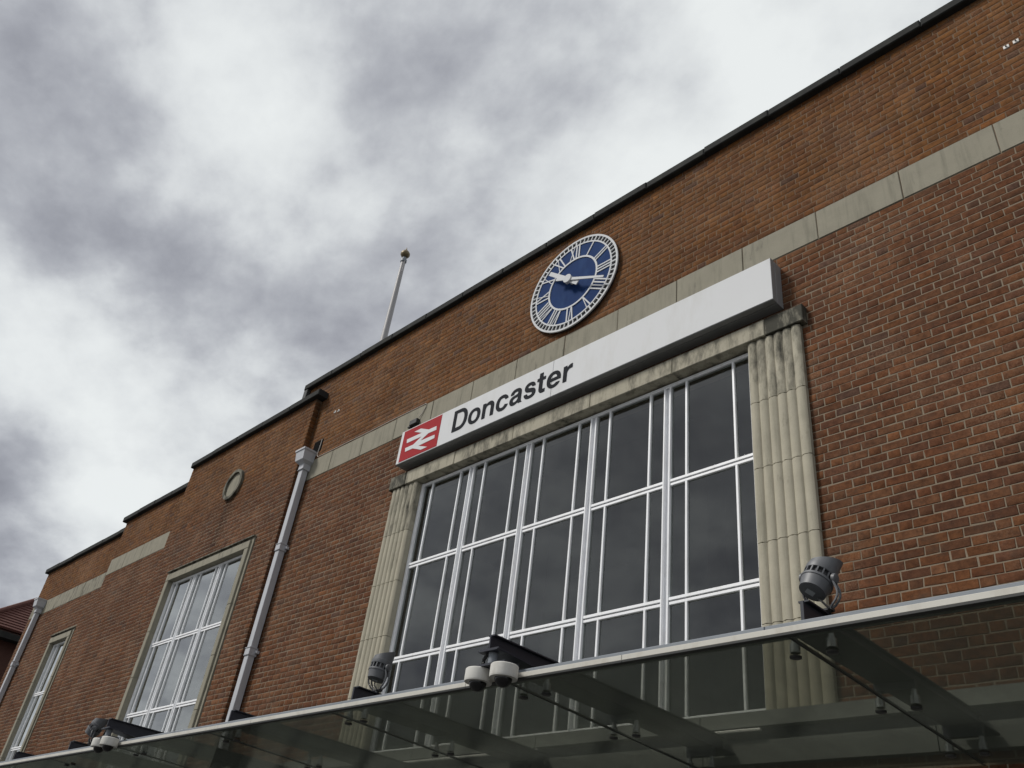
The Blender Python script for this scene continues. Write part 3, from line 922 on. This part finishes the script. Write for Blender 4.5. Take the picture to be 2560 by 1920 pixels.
    if ch == 'r':
        return [path([('M', (0, 0)), ('L', (.060, 0)), ('L', (.060, .110)), ('C', (.060, .172), (.095, .186), (.145, .180)), ('L', (.145, .240)), ('C', (.105, .244), (.075, .226), (.056, .190)), ('L', (.056, XH)), ('L', (0, XH))])]
def clean(c):
    out = []
    for p in c:
        if not out or abs(p[0] - out[-1][0]) + abs(p[1] - out[-1][1]) > 1e-5: out.append(p)
    if abs(out[0][0] - out[-1][0]) + abs(out[0][1] - out[-1][1]) < 1e-5: out.pop()
    return out
for ch, x in zip('Doncaster', (-8.130, -7.812, -7.535, -7.272, -7.015, -6.757, -6.535, -6.362, -6.088)):
    cs = [[(x + px, 7.621 + pz) for px, pz in clean(c)] for c in glyph(ch)]
    gsub(MB().plate(cs, SYF - .0095, SYF - .0032), 'letter', 'sign_black')

# ------------------------------------------------------------------ clock
KX, KZ = -6.24, 9.44
ck = thing('wall_clock', 'large round blue clock with white Roman numerals on brick parapet', 'clock', (KX, 0, KZ - .785))
kinv = Matrix.Translation((-KX, 0, -(KZ - .785)))
def ksub(mb, name, mat):
    o = mb.build(name, mat, None); o.parent = ck; o.matrix_parent_inverse = kinv; return o
ksub(disc(MB(), .762, -.040, -.002, (KX, KZ), 72), 'gap_shade_disc', 'clock_gap_shade')  # black disc painting in the shade behind the gaps of the minute track
ksub(disc(MB(), .672, -.050, -.039, (KX, KZ), 72), 'dial', 'clock_blue')
mt = annulus(MB(), .756, .785, -.060, -.041, (KX, KZ), 96)
annulus(mt, .664, .686, -.060, -.041, (KX, KZ), 96)
def bar(mb, r0, r1, ang, t0, wid, y0, y1, wid1=None, t1=None, c=(KX, KZ)):
    """bar in clock-face polar frame: from radius r0 to r1 at hour angle ang (clockwise from 12), sideways offset t0->t1"""
    t1 = t0 if t1 is None else t1; wid1 = wid if wid1 is None else wid1
    ur = (math.sin(ang), math.cos(ang)); ut = (math.cos(ang), -math.sin(ang))
    P = lambda r, t: (c[0] + ur[0] * r + ut[0] * t, c[1] + ur[1] * r + ut[1] * t)
    q = [P(r0, t0 - wid / 2), P(r0, t0 + wid / 2), P(r1, t1 + wid1 / 2), P(r1, t1 - wid1 / 2)]
    vs = [(x, y0, z) for x, z in q] + [(x, y1, z) for x, z in q]
    return mb.add(vs, [(0, 1, 2, 3), (0, 4, 5, 1), (1, 5, 6, 2), (2, 6, 7, 3), (3, 7, 4, 0)])
for k in range(60):
    bar(mt,   .684, .758, 2 * math.pi * k / 60, 0, .013 if k % 5 else .022, -.0585, -.0405)
ksub(mt, 'minute_track', 'clock_white')
ksub(annulus(MB(), .414, .442, -.062, -.040, (KX, KZ), 72), 'inner_ring', 'clock_white')
ROMAN = ['XII', 'I', 'II', 'III', 'IIII', 'V', 'VI', 'VII', 'VIII', 'IX', 'X', 'XI']
for h, s in enumerate(ROMAN):
    ang = 2 * math.pi * h / 12
    wd = {'I': .050, 'V': .088, 'X': .098}
    tot = sum(wd[c] for c in s)
    t = -tot / 2
    mb = MB(); q = 0
    for c in s:
        m = t + wd[c] / 2
        if c == 'I':
            bar(mb, .438, .668, ang, m, .021, -.0605 - .0004 * q, -.044)
        elif c == 'V':
            bar(mb, .442, .666, ang, m - .004, .018, -.0605 - .0004 * q, -.044, .021, m - .030); q += 1
            bar(mb, .442, .666, ang, m + .004, .012, -.0605 - .0004 * q, -.044, .013, m + .030)
        else:
            bar(mb, .442, .666, ang, m + .036, .022, -.0605 - .0004 * q, -.044, .022, m - .036); q += 1
            bar(mb, .442, .666, ang, m - .036, .011, -.0605 - .0004 * q, -.044, .011, m + .036)
        q += 1
        t += wd[c]
    ksub(mb, 'numeral', 'clock_white')
am, ah = math.radians(115.5), math.radians(-50.5)
mb = MB(); bar(mb, -.245, .715, am, 0, .048, -.158, -.146, .030); ksub(mb, 'minute_hand', 'clock_white')
mb = MB(); bar(mb, -.225, .495, ah, 0, .075, -.140, -.128, .062); ksub(mb, 'hour_hand', 'clock_white')
ksub(disc(disc(MB(), .068, -.172, -.126, (KX, KZ), 24), .03, -.127, -.04, (KX, KZ), 20), 'hub', 'clock_white')

# ------------------------------------------------------------------ flagpole on the roof
fp = thing('flagpole', 'white tapered flagpole with gilt ball standing behind the parapet', 'flagpole', (-12.64, 1.0, 10.05))
MB().lathe([(.082, 0), (.075, .6), (.070, 1.8), (.060, 3.2), (.050, 4.22)], 16).build('pole', 'pole_white', fp, smooth=True)
MB().lathe([(.055, 4.22), (.07, 4.24), (.07, 4.30), (.045, 4.33), (.045, 4.37)], 16).build('cap', 'rail_grey', fp, smooth=True)
MB().lathe([(.03, 4.37), (.075, 4.40), (.105, 4.45), (.105, 4.49), (.07, 4.55), (.03, 4.58), (.012, 4.63), (.004, 4.68)], 16).build('finial', 'gilt', fp, smooth=True)
MB().tube([(.085, -.03, 3.9), (.092, -.03, 4.1), (.07, -.02, 4.24)], .006, 6).build('halyard', 'pole_white', fp)

# ------------------------------------------------------------------ glass canopy
Y_FRONT, Z_FRONT, SLOPE = -2.53, 3.128, .03
gz = lambda y: Z_FRONT - SLOPE * (y - Y_FRONT)          # underside of the glass, falling towards the wall
JX = [-2.07 - 1.935 * i for i in range(-2, 13)]          # joint lines, one beam above each
cp = thing('glass_canopy', 'flat tinted glass canopy on dark steel beams below the windows', 'canopy', (-8, -1.3, 0))
cinv = Matrix.Translation((8, 1.3, 0))
def csub(mb, name, mat, par=None, **kw):
    o = mb.build(name, mat, None, **kw)
    o.parent = par or cp
    if par is None: o.matrix_parent_inverse = cinv
    return o
Y_BACK = -.135
for a, b in zip(JX[1:], JX):
    b -= .008; a += .008
    y1 = Y_BACK if not (X_WL - 1.9 < a < X_WR) else -.27
    t = .016
    vs = [(a, Y_FRONT + .012, gz(Y_FRONT)), (b, Y_FRONT + .012, gz(Y_FRONT)), (b, y1, gz(y1)), (a, y1, gz(y1))]
    vs += [(x, y, z + t) for x, y, z in vs]
    csub(MB().add(vs, [(3, 2, 1, 0), (4, 5, 6, 7), (0, 1, 5, 4), (2, 3, 7, 6), (1, 2, 6, 5), (3, 0, 4, 7)]), 'glass_panel', 'canopy_glass')
for x in JX[1:-1]:
    y1 = Y_BACK
    vs = [(x - .0075, Y_FRONT + .014, gz(Y_FRONT) - .001), (x + .0075, Y_FRONT + .014, gz(Y_FRONT) - .001), (x + .0075, y1, gz(y1) - .001), (x - .0075, y1, gz(y1) - .001)]
    vs += [(p, q, r + .014) for p, q, r in vs]
    csub(MB().add(vs, [(3, 2, 1, 0), (4, 5, 6, 7), (0, 1, 5, 4), (2, 3, 7, 6), (1, 2, 6, 5), (3, 0, 4, 7)]), 'joint_seal', 'silicone')
# front trim in lengths, and the steel rail standing on the glass behind it
tx = [-27.5, -23.8, -20.0, -16.2, -12.4, -7.05, -4.35, -3.06, .4, 2.2]
for a, b in zip(tx, tx[1:]):
    mb = MB().cbox(a + .0015, b - .0015, Y_FRONT - .004, Y_FRONT + .011, Z_FRONT + .0005, Z_FRONT + .031, .002)
    mb.box(a + .0015, b - .0015, Y_FRONT - .003, Y_FRONT + .035, Z_FRONT - .010, Z_FRONT, 1)
    csub(mb, 'front_trim', ['trim_cream', 'silicone'])
for a, b in zip([-27.5, -21.4, -15.0, -8.6, -2.2], [-21.4, -15.0, -8.6, -2.2, 2.2]):
    csub(MB().cbox(a + .001, b - .001, Y_FRONT + .055, Y_FRONT + .135, gz(Y_FRONT) + .018, gz(Y_FRONT) + .074, .004), 'front_rail', 'rail_grey')
Z_BT = 3.366
ARMS = {1, 4}
for i, x in enumerate(JX):
    idx = i - 2
    arm = idx in ARMS
    y0 = -2.68 if arm else -2.31
    zb0 = 3.288 if arm else 3.25
    # web, deeper towards the wall
    prof = [(y0, zb0), (-2.29, 3.25), (-.10, 3.25), (-.10, Z_BT - .0), (y0, Z_BT)] if arm else [(y0, 3.25), (-.10, 3.25), (-.10, Z_BT), (y0, Z_BT)]
    k = len(prof)
    vs = [(x - .006, y, z) for y, z in prof] + [(x + .006, y, z) for y, z in prof]
    web = MB().add(vs, [tuple(range(k)), tuple(reversed(range(k, 2 * k)))] + [(j, k + j, k + (j + 1) % k, (j + 1) % k) for j in range(k)])
    bm = csub(web, 'beam', 'steel_navy')
    fl = [(x - .08, x + .08)]
    mb = MB()
    if arm:
        for (ya, za), (yb_, zb_) in (((y0, zb0 - .002), (-2.29, 3.248)), ((-2.29, 3.248), (-.10, 3.248))):
            wa, wb = (.085, .115) if ya == y0 else (.115, .115)
            v = [(x - wa, ya, za - .012), (x + wa, ya, za - .012), (x + wb, yb_, zb_ - .012), (x - wb, yb_, zb_ - .012)]
            mb.add(v + [(p, q, r + .012) for p, q, r in v], [(3, 2, 1, 0), (4, 5, 6, 7), (0, 1, 5, 4), (2, 3, 7, 6), (1, 2, 6, 5), (3, 0, 4, 7)])
    else:
        mb.box(x - .115, x + .115, y0 - .01, -.10, 3.236, 3.249)
        mb.box(x - .009, x + .009, y0 - .012, y0 - .001, 3.25, Z_BT)
    csub(mb, 'bottom_flange', 'steel_navy', bm)
    csub(MB().box(x - .030, x + .030, y0 + .01, -.10, Z_BT + .001, Z_BT + .010), 'top_flange', 'steel_navy', bm)
    # point fixings in pairs either side of the joint
    for y in (-2.236, -1.313, -.395):
        for sx in (-.10, .10):
            g = gz(y)
            mb = MB().lathe([(.026, g + .017), (.026, g + .062), (.017, g + .064), (.017, g + .105)], 14, c=(x + sx, y, 0))
            fx = csub(mb, 'glass_fixing', 'bolt_steel', smooth=True)
            csub(MB().lathe([(.020, g - .014), (.030, g - .010), (.031, g - .0005)], 14, c=(x + sx, y, 0)), 'cap', 'bolt_cap', fx, smooth=True)
        csub(MB().box(x - .118, x + .118, y - .022, y + .022, gz(y) + .098, 3.2355), 'spider_arm', 'steel_navy', bm)
# added pale tubes standing for reflected light streaks, seen through the glass
for a, b, lab in ((-4.10, -3.64, 'short pale tube standing for a reflected light streak under the main window sill behind the canopy glass'), (-8.6, -6.0, 'long pale tube standing for a reflected light streak under the main window sill behind the canopy glass')):
    t = MB().tube([(a, -.135, 3.40), ((a + b) / 2, -.135, 3.402), (b, -.135, 3.40)], .013, 8).build('light_streak', 'fixing_white', None, label=lab, cat='light_streak')

# ------------------------------------------------------------------ floodlights
def floodlight(x, y, label, aim, spin=0.0, size=.82):
    """projector lamp with vented drum, cut-away snoot and slotted yoke; base on the beam"""
    zb = Z_BT + .010
    t = thing('floodlight', label, 'floodlight', (x, y, zb), 'floodlights standing on the canopy beams')
    t.scale = (size, size, size)
    ax = Vector(aim).normalized()
    side = Vector((1, 0, 0)) if abs(spin) < 1e-6 else Vector((math.cos(spin), math.sin(spin), 0))
    side = (side - ax * side.dot(ax)).normalized()
    up = ax.cross(side)
    rot = Matrix((side, up, ax)).transposed()
    c = Vector((-.02, .0, .25))
    cc = tuple(c)
    MB().lathe([(.060, -.128), (.088, -.122), (.094, -.085), (.102, -.050), (.108, -.046), (.108, -.030), (.104, -.028)], 32, c=cc, mat=rot).build('rear_housing', 'lamp_grey', t, smooth=True)
    MB().lathe([(.086, -.030), (.086, .022)], 32, c=cc, mat=rot, cap=False).build('vent_core', 'lamp_dark', t, smooth=True)
    mb = MB()                              # posts between the vents
    for k in range(16):
        a = 2 * math.pi * k / 16
        q = []
        for da in (-.05, .05):
            for r in (.088, .103):
                for h in (-.029, .021):
                    v = rot @ Vector((r * math.cos(a + da), r * math.sin(a + da), h)) + c
                    q.append(tuple(v))
        mb.add(q, [(0, 1, 3, 2), (4, 6, 7, 5), (2, 3, 7, 6), (0, 4, 5, 1)])
    mb.build('vent_ribs', 'lamp_grey', t)
    MB().lathe([(.104, .020), (.106, .024), (.106, .062), (.100, .066), (.100, .082)], 32, c=cc, mat=rot).build('front_ring', 'lamp_grey', t, smooth=True)
    # snoot: a tube cut on the slant
    n = 32; vs = []
    for rr in (.098, .092):
        for k in range(n):
            a = 2 * math.pi * k / n
            top = .098 + .052 * (1 + math.cos(a - math.radians(70)))
            for h in (.080, top):
                vs.append(tuple(rot @ Vector((rr * math.cos(a), rr * math.sin(a), h)) + c))
    fs = []
    for s_ in (0, 1):
        for k in range(n):
            k2 = (k + 1) % n; o = s_ * 2 * n
            f = (o + 2 * k, o + 2 * k2, o + 2 * k2 + 1, o + 2 * k + 1)
            fs.append(f if s_ == 0 else f[::-1])
    for k in range(n):
        k2 = (k + 1) % n
        fs.append((2 * k + 1, 2 * k2 + 1, 2 * n + 2 * k2 + 1, 2 * n + 2 * k + 1))
    MB().add(vs, fs).build('snoot', 'lamp_grey', t, smooth=True)
    MB().lathe([(.0915, .083), (.0915, .086)], 28, c=cc, mat=rot).build('lens', 'lens', t)
    # label plate on the back
    v = [tuple(rot @ Vector((a, b, -.1295)) + c) for a, b in ((-.050, -.006), (-.012, -.040), (.026, .004), (-.012, .036))]
    MB().add(v, [(0, 1, 2, 3), (3, 2, 1, 0)][:1]).build('rating_label', 'lamp_label', t)
    # yoke: two slotted arms, pivots and a base bar
    yk = part_empty('yoke', t)
    for s_ in (-1, 1):
        pv = c + side * (s_ * .118)
        m3 = Matrix((up, ax, side * s_)).transposed()
        MB().lathe([(.034, -.012), (.034, .010), (.028, .014), (.010, .015)], 20, c=tuple(pv), mat=m3).build('pivot', 'lamp_grey', yk, smooth=True)
        mb = MB()
        prev = None
        base = Vector((side.x * s_ * .045, side.y * s_ * .045, .028))
        for off in (-.019, .019):
            p = []
            for u in range(9):
                w = u / 8
                q = base.lerp(pv, w)
                q = q + Vector((side.x, side.y, 0)).normalized() * (s_ * .055 * math.sin(math.pi * min(1, w * 1.15)) * (1 - w * .4))
                q.y += off * (1 if .08 < w < .98 else .4)
                p.append(q)
            mb.tube(p, .0085, 6)
        mb.build('yoke_arm', 'lamp_grey' if s_ > 0 else 'lamp_dark', yk)
    MB().cbox(-.060, .060, -.024, .024, .016, .032, .003).build('yoke_base', 'lamp_dark', yk)
    MB().lathe([(.016, -.012), (.016, .018)], 12).build('stud', 'bolt_steel', yk)
    MB().tube([(-.02, -.03, .10), (.02, -.055, .06), (.05, -.04, .02), (.04, 0, -.005)], .007, 7).build('flex', 'black_cable', t)
    return t
floodlight(-2.07, -2.08, 'grey floodlight on canopy beam in front of the brickwork beside pilaster', (.22, .42, .86), .05)
floodlight(-5.94, -2.10, 'grey floodlight on canopy beam next to the corner of the wide window', (.04, .16, .98), .12)
floodlight(-11.75, -2.09, 'grey floodlight tilted sideways on canopy beam beside the three-bay window', (.40, .25, .86), -.35)

# ------------------------------------------------------------------ dome cameras hung from the two long beams
def dome_pair(x, where, gname, off):
    y = -2.635
    mt_ = thing('camera_mount', 'dark steel camera mount with drop tube under long beam ' + where, 'camera mount', (x, y, 3.0))
    MB().lathe([(.030, .19), (.030, .268)], 14).build('drop_tube', 'rail_grey', mt_, smooth=True)
    MB().box(-.09, .085, -.055, .055, .2665, .2745).build('top_plate', 'steel_navy', mt_)
    v = [(-.165, -.05, .176), (.165, -.055, .176), (.185, .055, .176), (-.145, .06, .176)]
    MB().add(v + [(a, b, c + .014) for a, b, c in v], [(3, 2, 1, 0), (4, 5, 6, 7), (0, 1, 5, 4), (2, 3, 7, 6), (1, 2, 6, 5), (3, 0, 4, 7)]).build('cross_plate', 'steel_navy', mt_)
    MB().tube([(-.045, -.01, .262), (-.066, -.015, .235), (-.07, -.015, .21), (-.068, -.012, .185)], .012, 8).build('cable', 'black_cable', mt_)
    for (dx, dy), lab in zip(off, ('white dome camera at the outer end of the mount ', 'white dome camera at the inner end of the mount ')):
        t = thing('dome_camera', lab + where, 'security camera', (x + dx, y + dy, 3.0), gname)
        MB().lathe([(.080, .098), (.086, .102), (.088, .112), (.087, .172), (.083, .1765)], 32).build('housing', 'cctv_white', t, smooth=True)
        MB().lathe([(.055, .0985), (.086, .0972), (.088, .105)], 32, cap=False).build('bezel', 'cctv_white', t, smooth=True)
        prof = [(.056 * math.sin(a), .099 - .056 * math.cos(a)) for a in [math.radians(3 + 87 * k / 10) for k in range(11)]]
        MB().lathe(prof, 28).build('dome', 'dome_black', t, smooth=True)
dome_pair(-4.005, 'before the wide window', 'dome cameras before the wide window', ((-.112, .0), (.115, .0)))
dome_pair(-9.81, 'before the three-bay window', 'dome cameras before the three-bay window', ((-.112, .0), (.115, .0)))

# ------------------------------------------------------------------ small things on the wall
p0 = [(-12.08, -.012, 8.98), (-12.085, -.014, 8.80), (-12.10, -.016, 8.66), (-12.06, -.014, 8.615), (-11.9, -.012, 8.612)]
p0 += [(-11.6 + .4 * i, -.012, 8.609 + .004 * math.sin(i * 1.9)) for i in range(0, 7)] + [(-9.17, -.014, 8.607), (-9.13, -.016, 8.59), (-9.135, -.018, 8.54), (-9.19, -.02, 8.44), (-9.24, -.03, 8.38), (-9.25, -.04, 8.335)]
MB().tube(p0, .007, 7).build('cable', 'cable_white', label='thin pale cable clipped along the top of the stone band', cat='cable')
bx = thing('junction_box', 'small black junction box on the stone band above the red panel', 'box', (-9.31, 0, 8.24))
MB().cbox(-.085, .085, -.075, -.004, .02, .105, .006).build('body', 'black_cable', bx)
MB().cbox(-.15, -.084, -.05, -.004, .015, .040, .003).build('tab', 'black_cable', bx)
for x, z, lab in ((-.717, 9.514, 'white fixing plate left on the parapet brickwork, the worn one'), (-.629, 9.519, 'clean white fixing plate left on the parapet brickwork'),
                  (-11.914, 9.496, 'pale fixing plate on the brickwork next to the projecting bay, outer one'), (-11.80, 9.48, 'pale fixing plate on the brickwork near the flagpole')):
    t = thing('fixing_plate', lab, 'fixing', (x, 0, z), 'old fixings on the parapet')
    MB().cbox(-.026, .026, -.010, .004, -.022, .022, .002).build('plate', 'fixing_white', t)
    MB().lathe([(.008, -.022), (.008, -.009)], 8, axis='y').build('bolt', 'lamp_dark', t)
